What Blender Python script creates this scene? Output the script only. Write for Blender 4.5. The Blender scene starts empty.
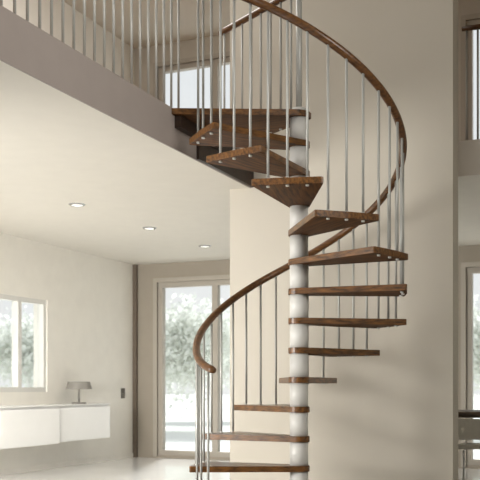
import bpy, bmesh, math, random
from mathutils import Vector, Matrix
random.seed(7)
S=bpy.context.scene
COL=S.collection
S.view_settings.view_transform='Standard'
S.view_settings.look='None'
S.view_settings.exposure=0.0
rad=math.radians
# ------------------------------------------------------------ materials
def mat(name, col, rough=0.6, metal=0.0, noise=0.0, nscale=6.0, bump=0.0, spec=0.5):
    m=bpy.data.materials.new(name); m.use_nodes=True
    nt=m.node_tree; b=nt.nodes['Principled BSDF']
    b.inputs['Roughness'].default_value=rough
    b.inputs['Metallic'].default_value=metal
    b.inputs['Specular IOR Level'].default_value=spec
    tc=nt.nodes.new('ShaderNodeTexCoord')
    n=nt.nodes.new('ShaderNodeTexNoise'); n.inputs['Scale'].default_value=nscale; n.inputs['Detail'].default_value=4
    nt.links.new(tc.outputs['Object'],n.inputs['Vector'])
    r=nt.nodes.new('ShaderNodeValToRGB')
    r.color_ramp.elements[0].position=0.3; r.color_ramp.elements[1].position=0.7
    r.color_ramp.elements[0].color=(*[c*(1-noise) for c in col],1)
    r.color_ramp.elements[1].color=(*[min(1,c*(1+noise)) for c in col],1)
    nt.links.new(n.outputs['Fac'],r.inputs['Fac'])
    nt.links.new(r.outputs['Color'],b.inputs['Base Color'])
    if bump>0:
        n2=nt.nodes.new('ShaderNodeTexNoise'); n2.inputs['Scale'].default_value=120
        nt.links.new(tc.outputs['Object'],n2.inputs['Vector'])
        bp=nt.nodes.new('ShaderNodeBump'); bp.inputs['Strength'].default_value=bump; bp.inputs['Distance'].default_value=0.002
        nt.links.new(n2.outputs['Fac'],bp.inputs['Height']); nt.links.new(bp.outputs['Normal'],b.inputs['Normal'])
    return m
def srgb(r,g,b):
    f=lambda c:((c/255+0.055)/1.055)**2.4 if c>10 else c/255/12.92
    return (f(r),f(g),f(b))
def wood(name,c1,c2,rough=0.4,spec=0.5):
    m=bpy.data.materials.new(name); m.use_nodes=True
    nt=m.node_tree; b=nt.nodes['Principled BSDF']; b.inputs['Roughness'].default_value=rough
    b.inputs['Specular IOR Level'].default_value=spec
    tc=nt.nodes.new('ShaderNodeTexCoord'); mp=nt.nodes.new('ShaderNodeMapping')
    mp.inputs['Scale'].default_value=(1.2,16,16)
    nt.links.new(tc.outputs['Object'],mp.inputs['Vector'])
    n=nt.nodes.new('ShaderNodeTexNoise'); n.inputs['Scale'].default_value=3.5; n.inputs['Detail'].default_value=8; n.inputs['Distortion'].default_value=0.3
    nt.links.new(mp.outputs['Vector'],n.inputs['Vector'])
    r=nt.nodes.new('ShaderNodeValToRGB'); r.color_ramp.elements[0].position=0.3; r.color_ramp.elements[1].position=0.72
    r.color_ramp.elements[0].color=(*c1,1); r.color_ramp.elements[1].color=(*c2,1)
    nt.links.new(n.outputs['Fac'],r.inputs['Fac']); nt.links.new(r.outputs['Color'],b.inputs['Base Color'])
    return m
def glass(name):
    m=bpy.data.materials.new(name); m.use_nodes=True; nt=m.node_tree
    nt.nodes.clear()
    o=nt.nodes.new('ShaderNodeOutputMaterial'); t=nt.nodes.new('ShaderNodeBsdfTransparent'); g=nt.nodes.new('ShaderNodeBsdfGlossy')
    g.inputs['Roughness'].default_value=0.02; t.inputs['Color'].default_value=(0.99,1,1,1)
    mx=nt.nodes.new('ShaderNodeMixShader'); mx.inputs[0].default_value=0.04
    nt.links.new(t.outputs[0],mx.inputs[1]); nt.links.new(g.outputs[0],mx.inputs[2]); nt.links.new(mx.outputs[0],o.inputs[0])
    return m
def leafmat(name,col):
    m=bpy.data.materials.new(name); m.use_nodes=True; nt=m.node_tree; nt.nodes.clear()
    o=nt.nodes.new('ShaderNodeOutputMaterial'); d=nt.nodes.new('ShaderNodeBsdfDiffuse'); t=nt.nodes.new('ShaderNodeBsdfTranslucent')
    tc=nt.nodes.new('ShaderNodeTexCoord'); n=nt.nodes.new('ShaderNodeTexNoise'); n.inputs['Scale'].default_value=1.5
    r=nt.nodes.new('ShaderNodeValToRGB'); r.color_ramp.elements[0].color=(*[c*0.9 for c in col],1); r.color_ramp.elements[1].color=(*col,1)
    nt.links.new(tc.outputs['Object'],n.inputs['Vector']); nt.links.new(n.outputs['Fac'],r.inputs['Fac'])
    nt.links.new(r.outputs['Color'],d.inputs['Color']); nt.links.new(r.outputs['Color'],t.inputs['Color'])
    mx=nt.nodes.new('ShaderNodeMixShader'); mx.inputs[0].default_value=0.5
    nt.links.new(d.outputs[0],mx.inputs[1]); nt.links.new(t.outputs[0],mx.inputs[2]); nt.links.new(mx.outputs[0],o.inputs[0]); return m
def emis(name,col,s):
    m=bpy.data.materials.new(name); m.use_nodes=True; b=m.node_tree.nodes['Principled BSDF']
    b.inputs['Emission Color'].default_value=(*col,1); b.inputs['Emission Strength'].default_value=s; return m
M_cream=mat('cream_plaster',srgb(233,229,220),0.8,noise=0.02,bump=0.15)
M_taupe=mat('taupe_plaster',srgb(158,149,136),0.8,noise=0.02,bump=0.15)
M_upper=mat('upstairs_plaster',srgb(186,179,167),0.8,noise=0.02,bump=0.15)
M_mid=mat('beige_plaster',srgb(199,192,179),0.8,noise=0.02,nscale=1.5,bump=0.15)
M_ceil=mat('ceiling_plaster',srgb(212,207,197),0.8,noise=0.015)
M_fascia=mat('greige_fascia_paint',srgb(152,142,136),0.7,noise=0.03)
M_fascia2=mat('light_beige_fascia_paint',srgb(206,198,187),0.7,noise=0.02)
M_floor=mat('polished_pale_floor',srgb(240,239,236),0.1,noise=0.02,nscale=2,spec=0.7)
M_upfl=wood('upper_floor_wood',srgb(120,90,60),srgb(150,115,80),0.4)
M_tread=wood('walnut_tread',srgb(58,36,16),srgb(136,91,45),0.3)
M_undershade=wood('walnut_tread_underside',srgb(50,30,13),srgb(108,68,31),0.6,0.15)  # darker walnut: shade below the treads painted into the colour
M_dark=wood('dark_wood',srgb(34,22,14),srgb(58,38,24),0.5)
M_rail=wood('handrail_wood',srgb(66,41,20),srgb(118,78,40),0.28)
M_pole=mat('white_lacquered_steel',srgb(216,214,209),0.4,noise=0.0)
M_rod=mat('satin_grey_steel',srgb(176,176,171),0.4,metal=0.25,noise=0.02)
M_cap=mat('white_cap_plastic',srgb(200,198,192),0.4,noise=0.01)
M_white=mat('white_lacquer',srgb(240,239,236),0.35,noise=0.01)
M_frame=mat('window_frame_paint',srgb(170,162,150),0.5,noise=0.01)
M_framew=mat('white_window_frame',srgb(214,212,206),0.5,noise=0.01)
M_glass=glass('window_glass')
M_corner=mat('shadow_gap_trim',srgb(104,92,80),0.7,noise=0.05)
M_chrome=mat('chrome',srgb(170,170,168),0.25,metal=0.9,noise=0.02)
M_shade=mat('lamp_shade_grey',srgb(134,130,123),0.7,noise=0.03)
M_grey=mat('grey_fabric',srgb(186,182,173),0.8,noise=0.05,nscale=40)
M_table=wood('table_wood',srgb(84,70,58),srgb(116,100,84),0.45)
M_sw=mat('switch_dark',srgb(90,84,76),0.5,noise=0.02)
M_grass_haze=mat('lawn',srgb(232,233,228),0.95,noise=0.03,nscale=1)  # near-white: outdoor haze and glare put into the lawn colour
M_bark_haze=mat('bark',srgb(222,220,215),0.9,noise=0.06,nscale=10)  # bark bleached in colour to look hazy
M_leaf_haze=leafmat('pale_leaves',srgb(239,241,235))  # leaf colour whitened to imitate haze
M_spot=emis('spot_lens',(1,0.97,0.9),0.9)
# ------------------------------------------------------------ helpers
def obj(name,me,parent=None,m=None):
    o=bpy.data.objects.new(name,me); COL.objects.link(o)
    if m is not None and not me.materials: me.materials.append(m)
    if parent is not None: o.parent=parent
    return o
def tag(o,label,cat,group=None):
    o['label']=label; o['category']=cat
    if group: o['group']=group
def struct(o,label=None):
    o['kind']='structure'
    if label: o['label']=label
def bm_mesh(bm,name,smooth=False):
    bmesh.ops.recalc_face_normals(bm,faces=bm.faces)
    me=bpy.data.meshes.new(name); bm.to_mesh(me); bm.free()
    if smooth:
        for p in me.polygons: p.use_smooth=True
    return me
def add_box(bm,x0,x1,y0,y1,z0,z1):
    vs=[bm.verts.new((x,y,z)) for x in(x0,x1) for y in(y0,y1) for z in(z0,z1)]
    for f in((0,1,3,2),(4,6,7,5),(0,4,5,1),(2,3,7,6),(0,2,6,4),(1,5,7,3)):
        bm.faces.new([vs[i] for i in f])
def box(name,x0,x1,y0,y1,z0,z1,m,parent=None,bevel=0.0):
    bm=bmesh.new(); add_box(bm,x0,x1,y0,y1,z0,z1)
    if bevel: bmesh.ops.bevel(bm,geom=bm.edges[:],offset=bevel,segments=2,affect='EDGES')
    return obj(name,bm_mesh(bm,name),parent,m)
def boxes(name,bl,m,parent=None):
    bm=bmesh.new()
    for b in bl: add_box(bm,*b)
    return obj(name,bm_mesh(bm,name),parent,m)
def add_cyl(bm,p0,p1,r0,r1=None,seg=16):
    if r1 is None: r1=r0
    p0=Vector(p0);p1=Vector(p1); d=p1-p0; q=d.to_track_quat('Z','Y').to_matrix().to_4x4()
    mtx=Matrix.Translation((p0+p1)/2)@q
    bmesh.ops.create_cone(bm,cap_ends=True,segments=seg,radius1=r0,radius2=r1,depth=d.length,matrix=mtx)
def cyl(name,p0,p1,r0,r1=None,seg=20,m=None,parent=None):
    bm=bmesh.new(); add_cyl(bm,p0,p1,r0,r1,seg)
    me=bm_mesh(bm,name,False)
    for p in me.polygons:
        if len(p.vertices)==4: p.use_smooth=True
    return obj(name,me,parent,m)
def sweep(name,pts,rw,rh,m,parent=None,seg=12):
    pts=[Vector(p) for p in pts]; bm=bmesh.new(); rings=[]
    up=Vector((0,0,1)); last=None
    for i,p in enumerate(pts):
        t=(pts[min(i+1,len(pts)-1)]-pts[max(i-1,0)]).normalized()
        s=t.cross(up)
        if s.length<0.05: s=last if last is not None else Vector((1,0,0))
        s.normalize()
        if last is not None and s.dot(last)<0: s=-s
        last=s; u=s.cross(t).normalized()
        k=1.0
        if i in(0,len(pts)-1): k=0.7
        rings.append([bm.verts.new(p+s*rw*k*math.cos(2*math.pi*j/seg)+u*rh*k*math.sin(2*math.pi*j/seg)) for j in range(seg)])
    for a,b in zip(rings,rings[1:]):
        for j in range(seg): bm.faces.new((a[j],a[(j+1)%seg],b[(j+1)%seg],b[j]))
    bm.faces.new(rings[0]); bm.faces.new(rings[-1])
    return obj(name,bm_mesh(bm,name,True),parent,m)
def empty(name,loc=(0,0,0)):
    o=bpy.data.objects.new(name,None); o.location=loc; o.empty_display_size=0.1; COL.objects.link(o); return o
def wall_holes(name,axis,fix0,fix1,a0,a1,z0,z1,holes,m):
    # axis 'x': wall runs along x (thickness in y)
    As=sorted(set([a0,a1]+[h[0] for h in holes]+[h[1] for h in holes]))
    Zs=sorted(set([z0,z1]+[h[2] for h in holes]+[h[3] for h in holes]))
    bl=[]
    for i in range(len(As)-1):
        for j in range(len(Zs)-1):
            ca=(As[i]+As[i+1])/2; cz=(Zs[j]+Zs[j+1])/2
            if any(h[0]<ca<h[1] and h[2]<cz<h[3] for h in holes): continue
            if axis=='x': bl.append((As[i],As[i+1],fix0,fix1,Zs[j],Zs[j+1]))
            else: bl.append((fix0,fix1,As[i],As[i+1],Zs[j],Zs[j+1]))
    return boxes(name,bl,m)
def window(n,axis,c,a0,a1,z0,z1,mull,m,fw=0.07,d=0.09,label=None):
    # frame centred at c in thickness direction
    def B(u0,u1,w0,w1,t=d):
        return (u0,u1,c-t/2,c+t/2,w0,w1) if axis=='x' else (c-t/2,c+t/2,u0,u1,w0,w1)
    bl=[B(a0,a1,z0,z0+fw),B(a0,a1,z1-fw,z1),B(a0,a0+fw,z0+fw,z1-fw),B(a1-fw,a1,z0+fw,z1-fw)]
    for q in mull: bl.append(B(q-fw*0.6,q+fw*0.6,z0+fw,z1-fw))
    o=boxes('window_%d'%n,bl,m); struct(o,label)
    g=boxes('glass_pane',[B(a0+fw*0.6,a1-fw*0.6,z0+fw*0.6,z1-fw*0.6,0.008)],M_glass,o)
    return o
# ------------------------------------------------------------ room shell
XL,YB=-4.26,5.10
C,F,H=2.704,2.98,5.75
XR=4.2
o=box('floor',XL-0.2,XR,-9,YB+0.2,-0.1,0,M_floor); struct(o,'polished pale floor')
W1=(-3.89,-2.15,0.04,2.44); W2=(-3.89,-2.15,F+0.02,F+2.46)
W3=(0.345,2.05,0.04,2.44); W4=(0.345,2.05,F+0.02,F+2.46)
o=wall_holes('wall_back','x',YB,YB+0.2,XL-0.2,XR,0,F-0.1,[W1,W3],M_taupe); struct(o,'taupe plaster wall with tall glazed openings')
o=wall_holes('wall_back_upper','x',YB,YB+0.2,XL-0.2,XR,F-0.1,H,[W2,W4],M_upper); struct(o,'pale upstairs plaster wall with tall glazed openings')
WL=(1.95,3.0,0.93,2.03); WL2=(-4.2,-0.6,0.93,2.2)
o=wall_holes('wall_left','y',XL-0.2,XL,-9,YB,0,H,[WL,WL2,(-4.2,-0.6,F+0.9,F+2.2)],M_cream); struct(o,'cream plaster wall')
o=box('wall_right',XR,XR+0.2,-9,YB+0.2,0,H,M_mid); struct(o,'beige plaster wall')  # unseen, added so the light falls off from left to right
o=box('wall_rear',0.8,XR,-9.2,-9,0,H,M_mid); struct(o,'beige plaster wall')  # unseen, added to leave only the left rear open to light
window(1,'y',XL-0.06,WL[0],WL[1],WL[2],WL[3],[2.48],M_framew,0.055,label='white framed two-pane window')
window(2,'x',YB+0.06,*W1,[-3.02],M_frame,label='tall glazed patio door in taupe frame')
window(3,'x',YB+0.06,*W2,[-3.02],M_frame,label='tall glazed upstairs window in taupe frame')
window(4,'x',YB+0.06,*W3,[1.2],M_frame,label='tall glazed patio door in taupe frame')
window(5,'x',YB+0.06,*W4,[1.2],M_frame,label='tall glazed upstairs window in taupe frame')
# casings
def casing(n,w):
    t=0.06
    o=boxes('trim_%d'%n,[(w[0]-t,w[0],YB-0.02,YB+0.02,w[2]-0.02,w[3]+t),(w[1],w[1]+t,YB-0.02,YB+0.02,w[2]-0.02,w[3]+t),(w[0],w[1],YB-0.02,YB+0.02,w[3],w[3]+t)],M_frame); struct(o,'taupe window casing')
for n,w in zip((10,11,12,13),(W1,W2,W3,W4)): casing(n,w)
XF=-0.807
PW0,PW1,PY0,PY1=-0.995,0.921,1.02,1.26
o=box('wall_center',PW0,PW1,PY0,PY1,0,H,M_mid); struct(o,'beige plaster wall behind the spiral staircase')
# slab (L shape) : plaster ceiling of the lower level
poly=[(XL,-9),(XF,-9),(XF,PY0),(PW0,PY0),(PW0,PY1),(XR,PY1+0.02),(XR,YB),(XL,YB)]
def prism(poly,z0,z1):
    bm=bmesh.new()
    lo=[bm.verts.new((x,y,z0)) for x,y in poly]; hi=[bm.verts.new((x,y,z1)) for x,y in poly]
    bm.faces.new(lo); bm.faces.new(hi)
    n=len(poly)
    for i in range(n): bm.faces.new((lo[i],lo[(i+1)%n],hi[(i+1)%n],hi[i]))
    return bm
o=obj('ceiling',bm_mesh(prism(poly,C,F-0.02),'ceiling'),None,M_ceil); struct(o,'pale plaster ceiling under the upper floor')
o=obj('floor_upper',bm_mesh(prism(poly,F-0.02,F),'floor_upper'),None,M_upfl); struct(o,'upper level floor')
o=box('ceiling_upper',XL-0.2,XR,-9,YB+0.2,H,H+0.1,M_ceil); struct(o,'upper level ceiling')
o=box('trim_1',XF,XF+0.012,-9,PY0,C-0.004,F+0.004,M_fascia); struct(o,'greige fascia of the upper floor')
o=box('trim_2',XF+0.012,XF+0.035,-0.06,PY0,C+0.0,F-0.03,M_dark); struct(o,'dark wood fascia board beside the stair')
o=box('trim_3',PW1,XR,PY1,PY1+0.02,C-0.004,F+0.004,M_fascia2); struct(o,'light beige fascia of the upper floor')
o=box('trim_4',XL+0.0,XL+0.06,YB-0.05,YB,0,C,M_corner); struct(o,'dark corner trim')  # dark strip up the corner of left and back walls
o=box('baseboard_left',XL,XL+0.012,-9,YB-0.05,0,0.06,M_cream); struct(o)
o=box('baseboard_back',XL+0.07,W1[0]-0.06,YB-0.012,YB,0,0.06,M_taupe); struct(o)
# ------------------------------------------------------------ spiral staircase
YAW=23.1; R=0.2129; TH=0.043; RR=0.743; STEP=29.7
def sm(a,b,x):
    t=max(0,min(1,(x-a)/(b-a))); return t*t*(3-2*t)
def ang(k): return rad(81-STEP*(k-5)+YAW-2.2*sm(8,11,k)*(1-sm(11.7,13.3,k)))
stair=empty('spiral_staircase')
tag(stair,'spiral staircase with walnut treads, white pole and curved wooden handrail','staircase')
def paint_undershade(me):  # downward faces get the walnut with painted-in shade
    me.materials.append(M_undershade)
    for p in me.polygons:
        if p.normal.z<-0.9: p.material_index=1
def tread_mesh():
    pts=[]
    ri=0.078; ha=rad(17)
    for i in range(13):
        a=rad(107)+(rad(253)-rad(107))*i/12
        pts.append((ri*math.cos(a),ri*math.sin(a)))
    # near-straight outer edge with small rounded corners
    X=0.764; hw=X*math.tan(ha)
    for y,x in((-hw,X-0.012),(-hw+0.004,X-0.004),(-hw+0.012,X),(0,X+0.008),(hw-0.012,X),(hw-0.004,X-0.004),(hw,X-0.012)):
        pts.append((x,y))
    bm=prism(pts,-TH,0)
    bmesh.ops.bevel(bm,geom=[e for e in bm.edges if abs(e.verts[0].co.z-e.verts[1].co.z)<1e-6],offset=0.002,segments=2,affect='EDGES')
    return bm_mesh(bm,'tread')
tm=tread_mesh(); tm.materials.append(M_tread); paint_undershade(tm)
rodr=0.0087
def rod_mesh(h):
    bm=bmesh.new(); add_cyl(bm,(0,0,0),(0,0,h),rodr,seg=16)
    me=bm_mesh(bm,'baluster')
    for q in me.polygons:
        if len(q.vertices)==4:q.use_smooth=True
    me.materials.append(M_rod); return me
def cap_mesh(z0,z1):
    bm=bmesh.new(); add_cyl(bm,(0,0,z0),(0,0,z1),0.0115,seg=12); me=bm_mesh(bm,'baluster_cap'); me.materials.append(M_cap); return me
capA=cap_mesh(-0.001,0.010); capB=cap_mesh(-0.010,0.0)
def rod(p,z0,z1,parent,zt=None):
    o=obj('baluster',rod_mesh(z1-z0),parent); o.location=(p[0],p[1],z0)
    if zt is not None:
        c=obj('baluster_cap',capA,o); c.location=(0,0,zt-z0)
        c=obj('baluster_cap',capB,o); c.location=(0,0,zt-TH-z0)
    return o
def railz(k):
    if k<1.7:
        t=(1.7-k)/1.3
        return R*1.7+0.93-R*1.3*(t-0.28*t*t)
    return R*k+0.93+0.055*sm(1.6,4.2,k)+0.065*sm(8,11.5,k)
for k in range(1,14):
    t=obj('tread',tm,stair); t.location=(0,0,R*k); t.rotation_euler=(0,0,ang(k))
    for dlt in(-9.9,0,9.9):
        a=ang(k)+rad(dlt); ke=k-dlt/STEP
        rod((RR*math.cos(a),RR*math.sin(a)),R*k-TH-0.008,railz(ke)-0.01,stair,R*k)
for k in range(0,14):
    z0=R*k; z1=R*(k+1)-TH
    bm=bmesh.new(); add_cyl(bm,(0,0,z0),(0,0,z1),0.067,seg=48)
    me=bm_mesh(bm,'pole_spacer')
    for q in me.polygons:
        if len(q.vertices)==4:q.use_smooth=True
    obj('pole_spacer',me,stair,M_pole)
cyl('pole_base_flange',(0,0,0),(0,0,0.02),0.14,m=M_pole,parent=stair,seg=32)
cyl('upper_post',(0,0,F),(0,0,F+0.96),0.022,m=M_rod,parent=stair)
cyl('pole_cap',(0,0,F),(0,0,F+0.03),0.05,m=M_cap,parent=stair,seg=32)
# handrail
pts=[]
k0=0.52; k1=13.5
n=180
for i in range(n+1):
    k=k0+(k1-k0)*i/n
    a=ang(k); r=RR-0.04*max(0,(0.9-k))**1.0
    pts.append((r*math.cos(a),r*math.sin(a),railz(k)))
RZ=F+0.93
endp=(XF-0.0,-0.22,RZ)
lp=Vector(pts[-1]); 
for i in range(1,7):
    t=i/6; v=lp.lerp(Vector(endp),t); pts.append((v.x,v.y,v.z))
sweep('handrail',pts,0.028,0.027,M_rail,stair)
# landing
bm=prism([(-0.80,-0.47),(0.03,-0.085),(0.08,-0.03),(0.08,0.04),(0.03,0.085),(-0.80,0.60)],F-TH,F)
bmesh.ops.bevel(bm,geom=[e for e in bm.edges if abs(e.verts[0].co.z-e.verts[1].co.z)<1e-6],offset=0.002,segments=2,affect='EDGES')
lm=bm_mesh(bm,'landing'); lm.materials.append(M_tread); paint_undershade(lm)
obj('landing',lm,stair)
boxes('landing_bracket',[(-0.795,-0.745,-0.42,0.56,F-0.13,F-TH)],M_dark,stair)
# landing guard
a0=Vector((0,0.06,RZ)); a1=Vector((-0.90,0.62,RZ))
gp=[a0.lerp(a1,i/12) for i in range(13)]
gp.append(a1+Vector((-0.015,0.02,-0.012)))
sweep('guard_rail',gp,0.027,0.025,M_rail,stair)
for i in range(1,9):
    p=a0.lerp(a1,i/8.4); rod((p.x,p.y),F-TH-0.008 if i<8 else F,RZ-0.01,stair,F if i<8 else None)
# ------------------------------------------------------------ balcony railing
def railing(name,label,p0,p1,sp,n):
    e=empty(name,(p0[0],p0[1],F)); tag(e,label,'railing')
    d=Vector((p1[0]-p0[0],p1[1]-p0[1],0)); L=d.length; d.normalize()
    sweep('handrail',[(d.x*L*i/8,d.y*L*i/8,RZ-F) for i in range(9)],0.028,0.027,M_rail,e)
    me=rod_mesh(RZ-F-0.01)
    for i in range(n):
        s=sp*(i+0.4) 
        if s>L: break
        o=obj('baluster',me,e); o.location=(d.x*s,d.y*s,0)
        obj('baluster_cap',capA,o)
railing('balcony_railing','long balcony railing with thin grey steel balusters',(XF-0.035,-0.22),(XF-0.035,-5.2),0.115,45)
railing('balcony_railing','gallery railing with dark handrail and thin steel balusters',(PW1+0.02,PY1+0.06),(3.6,PY1+0.06),0.09,30)
# ------------------------------------------------------------ ceiling spots
for i,y in enumerate((1.06,2.47,3.87)):
    e=empty('recessed_ceiling_light',(-2.58,y,C)); tag(e,'small round recessed downlight in the ceiling','ceiling light','recessed ceiling downlights')
    bm=bmesh.new()
    bmesh.ops.create_cone(bm,cap_ends=False,segments=32,radius1=0.065,radius2=0.08,depth=0.012,matrix=Matrix.Translation((0,0,-0.006)))
    bmesh.ops.create_cone(bm,cap_ends=False,segments=32,radius1=0.054,radius2=0.055,depth=0.012,matrix=Matrix.Translation((0,0,-0.006)))
    vs=sorted([v for v in bm.verts if v.co.z<-0.006],key=lambda v:v.co.length)
    inn=sorted(vs[:32],key=lambda v:math.atan2(v.co.y,v.co.x)); out=sorted(vs[32:],key=lambda v:math.atan2(v.co.y,v.co.x))
    for j in range(32): bm.faces.new((inn[j],inn[(j+1)%32],out[(j+1)%32],out[j]))
    obj('trim_ring',bm_mesh(bm,'trim_ring'),e,M_chrome)
    bm=bmesh.new(); bmesh.ops.create_circle(bm,cap_ends=True,segments=32,radius=0.055,matrix=Matrix.Translation((0,0,-0.008)))
    obj('lens',bm_mesh(bm,'lens'),e,M_spot)
# ------------------------------------------------------------ wall cabinets
for i,(y0,y1,zb,dp) in enumerate(((0.44,1.56,0.335,0.40),(1.575,2.675,0.335,0.40),(2.705,3.84,0.345,0.37))):
    e=empty('wall_cabinet',(XL,y0,zb)); tag(e,'low white lacquered cabinet mounted on the cream wall','cabinet','white wall-mounted cabinets')
    L=y1-y0; hh=0.768-zb
    box('body',0.0,dp-0.027,0,L,0,hh,M_white,e,0.003)
    box('door',dp-0.017,dp,0.006,L-0.006,0.004,hh-0.022,M_white,e,0.003)
    box('top_panel',0.0,dp+0.003,0,L,hh,hh+0.012,M_white,e,0.003)
# lamp
lx,ly,lz=-4.06,3.38,0.782
e=empty('table_lamp',(lx,ly,lz)); tag(e,'small table lamp with grey shade on the white cabinet','lamp')
cyl('base',(0,0,0),(0,0,0.018),0.09,0.085,m=M_shade,parent=e,seg=32)
cyl('stem',(0,0,0.018),(0,0,0.2),0.013,m=M_shade,parent=e)
bm=bmesh.new(); bmesh.ops.create_cone(bm,cap_ends=True,segments=40,radius1=0.16,radius2=0.135,depth=0.09,matrix=Matrix.Translation((0,0,0.225)))
obj('lamp_shade',bm_mesh(bm,'lamp_shade'),e,M_shade)
# switch
e=empty('wall_switch',(XL,4.78,0.90)); tag(e,'small dark switch plate on the cream wall','switch')
box('plate',0,0.01,-0.05,0.05,-0.07,0.07,M_sw,e,0.003); box('rocker',0.01,0.016,-0.035,0.035,-0.05,0.0,M_chrome,e,0.002)
# ------------------------------------------------------------ dining table and chairs
e=empty('dining_table',(1.15,3.2,0)); tag(e,'brown wood dining table near the glazed door','table')
box('table_top',-0.7,0.7,-0.42,0.42,0.725,0.75,M_table,e,0.004)
bm=bmesh.new(); add_box(bm,-0.02,0.02,-0.02,0.02,0,0.725); me=bm_mesh(bm,'leg'); me.materials.append(M_table)
for sx in(-1,1):
    for sy in(-1,1):
        l=obj('leg',me,e); l.location=(sx*0.66,sy*0.38,0)
for sy in(-0.35,0.35): box('apron',-0.64,0.64,sy-0.01,sy+0.01,0.69,0.722,M_table,e)
def chair(x,y,rot,lab):
    e=empty('dining_chair',(x,y,0)); e.rotation_euler=(0,0,rot); tag(e,lab,'chair','dining chairs around the table')
    box('seat',-0.21,0.21,-0.21,0.22,0.42,0.455,M_grey,e,0.01)
    box('backrest',-0.19,0.19,-0.228,-0.210,0.51,0.70,M_grey,e,0.006)
    for sx in(-1,1):
        cyl('leg',(sx*0.2,-0.2,0),(sx*0.2,-0.22,0.71),0.010,m=M_chrome,parent=e)
        cyl('leg',(sx*0.2,0.2,0),(sx*0.2,0.2,0.43),0.010,m=M_chrome,parent=e)
chair(0.92,2.5,0,'light grey dining chair with chrome legs'); chair(1.5,2.5,0,'light grey dining chair with chrome legs'); chair(1.0,3.9,math.pi,'light grey dining chair with chrome legs')
# ------------------------------------------------------------ outside
bm=bmesh.new(); add_box(bm,-90,40,-20,100,-0.3,-0.12); g=obj('ground_outside',bm_mesh(bm,'ground_outside'),None,M_grass_haze); g['kind']='structure'; g['label']='pale lawn outside the house'
def tree_meshes(seed):
    rnd=random.Random(seed); bt=bmesh.new(); bl=bmesh.new()
    def br(p,d,L,r,lev):
        q=p+d*L; add_cyl(bt,p,q,r,r*0.65,seg=7)
        if lev>=2:
            for _ in range(60):
                c=q+Vector((rnd.gauss(0,1),rnd.gauss(0,1),rnd.gauss(0,1)))*0.45
                nrm=Vector((rnd.gauss(0,1),rnd.gauss(0,1),rnd.gauss(0,1))).normalized(); u=nrm.orthogonal().normalized(); v=nrm.cross(u); s=rnd.uniform(0.05,0.12)
                bl.faces.new([bl.verts.new(c+u*s),bl.verts.new(c+v*s*0.6),bl.verts.new(c-u*s),bl.verts.new(c-v*s*0.6)])
        if lev<4:
            for _ in range(3):
                nd=(d+Vector((rnd.uniform(-1,1),rnd.uniform(-1,1),rnd.uniform(-0.5,0.5)))*0.7).normalized()
                br(q,nd,L*rnd.uniform(0.6,0.75),r*0.6,lev+1)
    br(Vector((0,0,0)),Vector((0,0,1)),1.1,0.09,0)
    a=bm_mesh(bt,'trunk'); a.materials.append(M_bark_haze)
    b=bpy.data.meshes.new('foliage'); bl.to_mesh(b); bl.free(); b.materials.append(M_leaf_haze)
    return a,b
TM=[tree_meshes(1),tree_meshes(5),tree_meshes(9)]
spots=[(-8,15),(-13.5,15.5),(-10.8,22),(-0.8,15),(-17,22),(-4.5,20.5),(1.5,22),(-20,14),(-17,28),(-23,20)]
for i,(x,y) in enumerate(spots):
    e=empty('tree',(x,y,-0.12)); e.rotation_euler=(0,0,i*1.3); s=0.8+0.2*random.random(); e.scale=(s,s,s)
    tag(e,'pale leafy garden tree on the lawn outside','tree','garden trees outside the windows')
    a,b=TM[i%3]; obj('trunk',a,e); obj('foliage',b,e)
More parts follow.
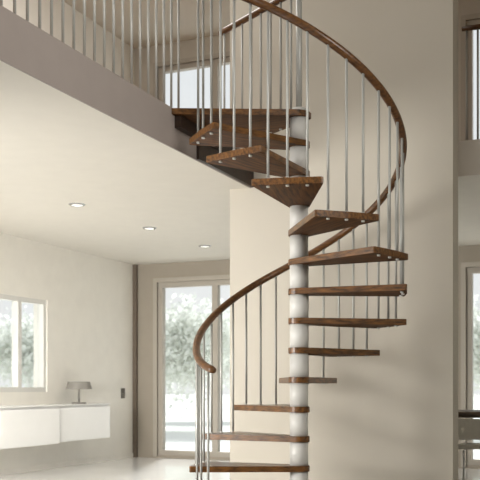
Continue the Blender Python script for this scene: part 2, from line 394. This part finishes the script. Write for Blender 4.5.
# ------------------------------------------------------------ light
w=bpy.data.worlds.new('World'); S.world=w; w.use_nodes=True; nt=w.node_tree
bg=nt.nodes['Background']; bg.inputs['Strength'].default_value=1.35
tc=nt.nodes.new('ShaderNodeTexCoord'); sx=nt.nodes.new('ShaderNodeSeparateXYZ'); rp=nt.nodes.new('ShaderNodeValToRGB')
nt.links.new(tc.outputs['Generated'],sx.inputs[0]); nt.links.new(sx.outputs['Z'],rp.inputs['Fac']); nt.links.new(rp.outputs['Color'],bg.inputs['Color'])
rp.color_ramp.elements[0].position=0.0; rp.color_ramp.elements[0].color=(0.66,0.66,0.655,1)
rp.color_ramp.elements[1].position=0.6; rp.color_ramp.elements[1].color=(0.61,0.64,0.67,1)
def area(name,loc,target,size,power,col=(1,0.98,0.94),sy=None,spread=None):
    l=bpy.data.lights.new(name,'AREA'); l.energy=power; l.color=col; l.size=size
    if sy: l.shape='RECTANGLE'; l.size_y=sy
    if spread: l.spread=rad(spread)
    o=bpy.data.objects.new(name,l); COL.objects.link(o); o.location=loc
    o.rotation_euler=(Vector(target)-Vector(loc)).to_track_quat('-Z','Y').to_euler(); return o
area('window_light',(-3.3,-3.0,1.4),(-0.9,1.5,0.8),2.4,90,sy=1.6,spread=110)  # added fill lamp from the lower left, no window behind it
area('skylight',(-2.4,-2.8,5.5),(-0.8,1.0,2.6),3.0,85)  # added fill lamp high on the left, no roof opening there
area('upstairs_light',(-2.6,1.0,5.6),(-3.2,1.8,0),2.0,85)  # added fill to brighten the upper left wall
area('room_light',(-2.7,-1.6,1.3),(-4.26,3.8,0.7),1.4,34,sy=1.0,spread=90)  # added off-camera fill aimed at the lower left wall
area('gallery_light',(3.6,-3.6,4.0),(-0.8,-1.6,2.8),2.2,34,spread=75)  # added fill from the right to lift the dark fascia
sl=bpy.data.lights.new('sun','SUN'); sl.energy=5.0; sl.angle=rad(8); so=bpy.data.objects.new('sun',sl); COL.objects.link(so)
so.rotation_euler=Vector((0.35,-1,-0.75)).to_track_quat('-Z','Y').to_euler()
for y in(1.06,2.47,3.87):
    l=bpy.data.lights.new('downlight','SPOT'); l.energy=22; l.spot_size=rad(110); l.spot_blend=0.8; l.shadow_soft_size=0.05; l.color=(1,0.97,0.91)
    o=bpy.data.objects.new('downlight',l); COL.objects.link(o); o.location=(-2.58,y,C-0.03)
# ------------------------------------------------------------ camera
cam=bpy.data.cameras.new('camera'); co=bpy.data.objects.new('camera',cam); COL.objects.link(co)
co.location=(2.251,-6.367,1.0); co.rotation_euler=(rad(90),0,rad(23.1))
cam.sensor_width=36; cam.lens=36*930/480; cam.shift_y=146/480
cam.dof.use_dof=True; cam.dof.focus_distance=6.6; cam.dof.aperture_fstop=4.0
S.camera=co
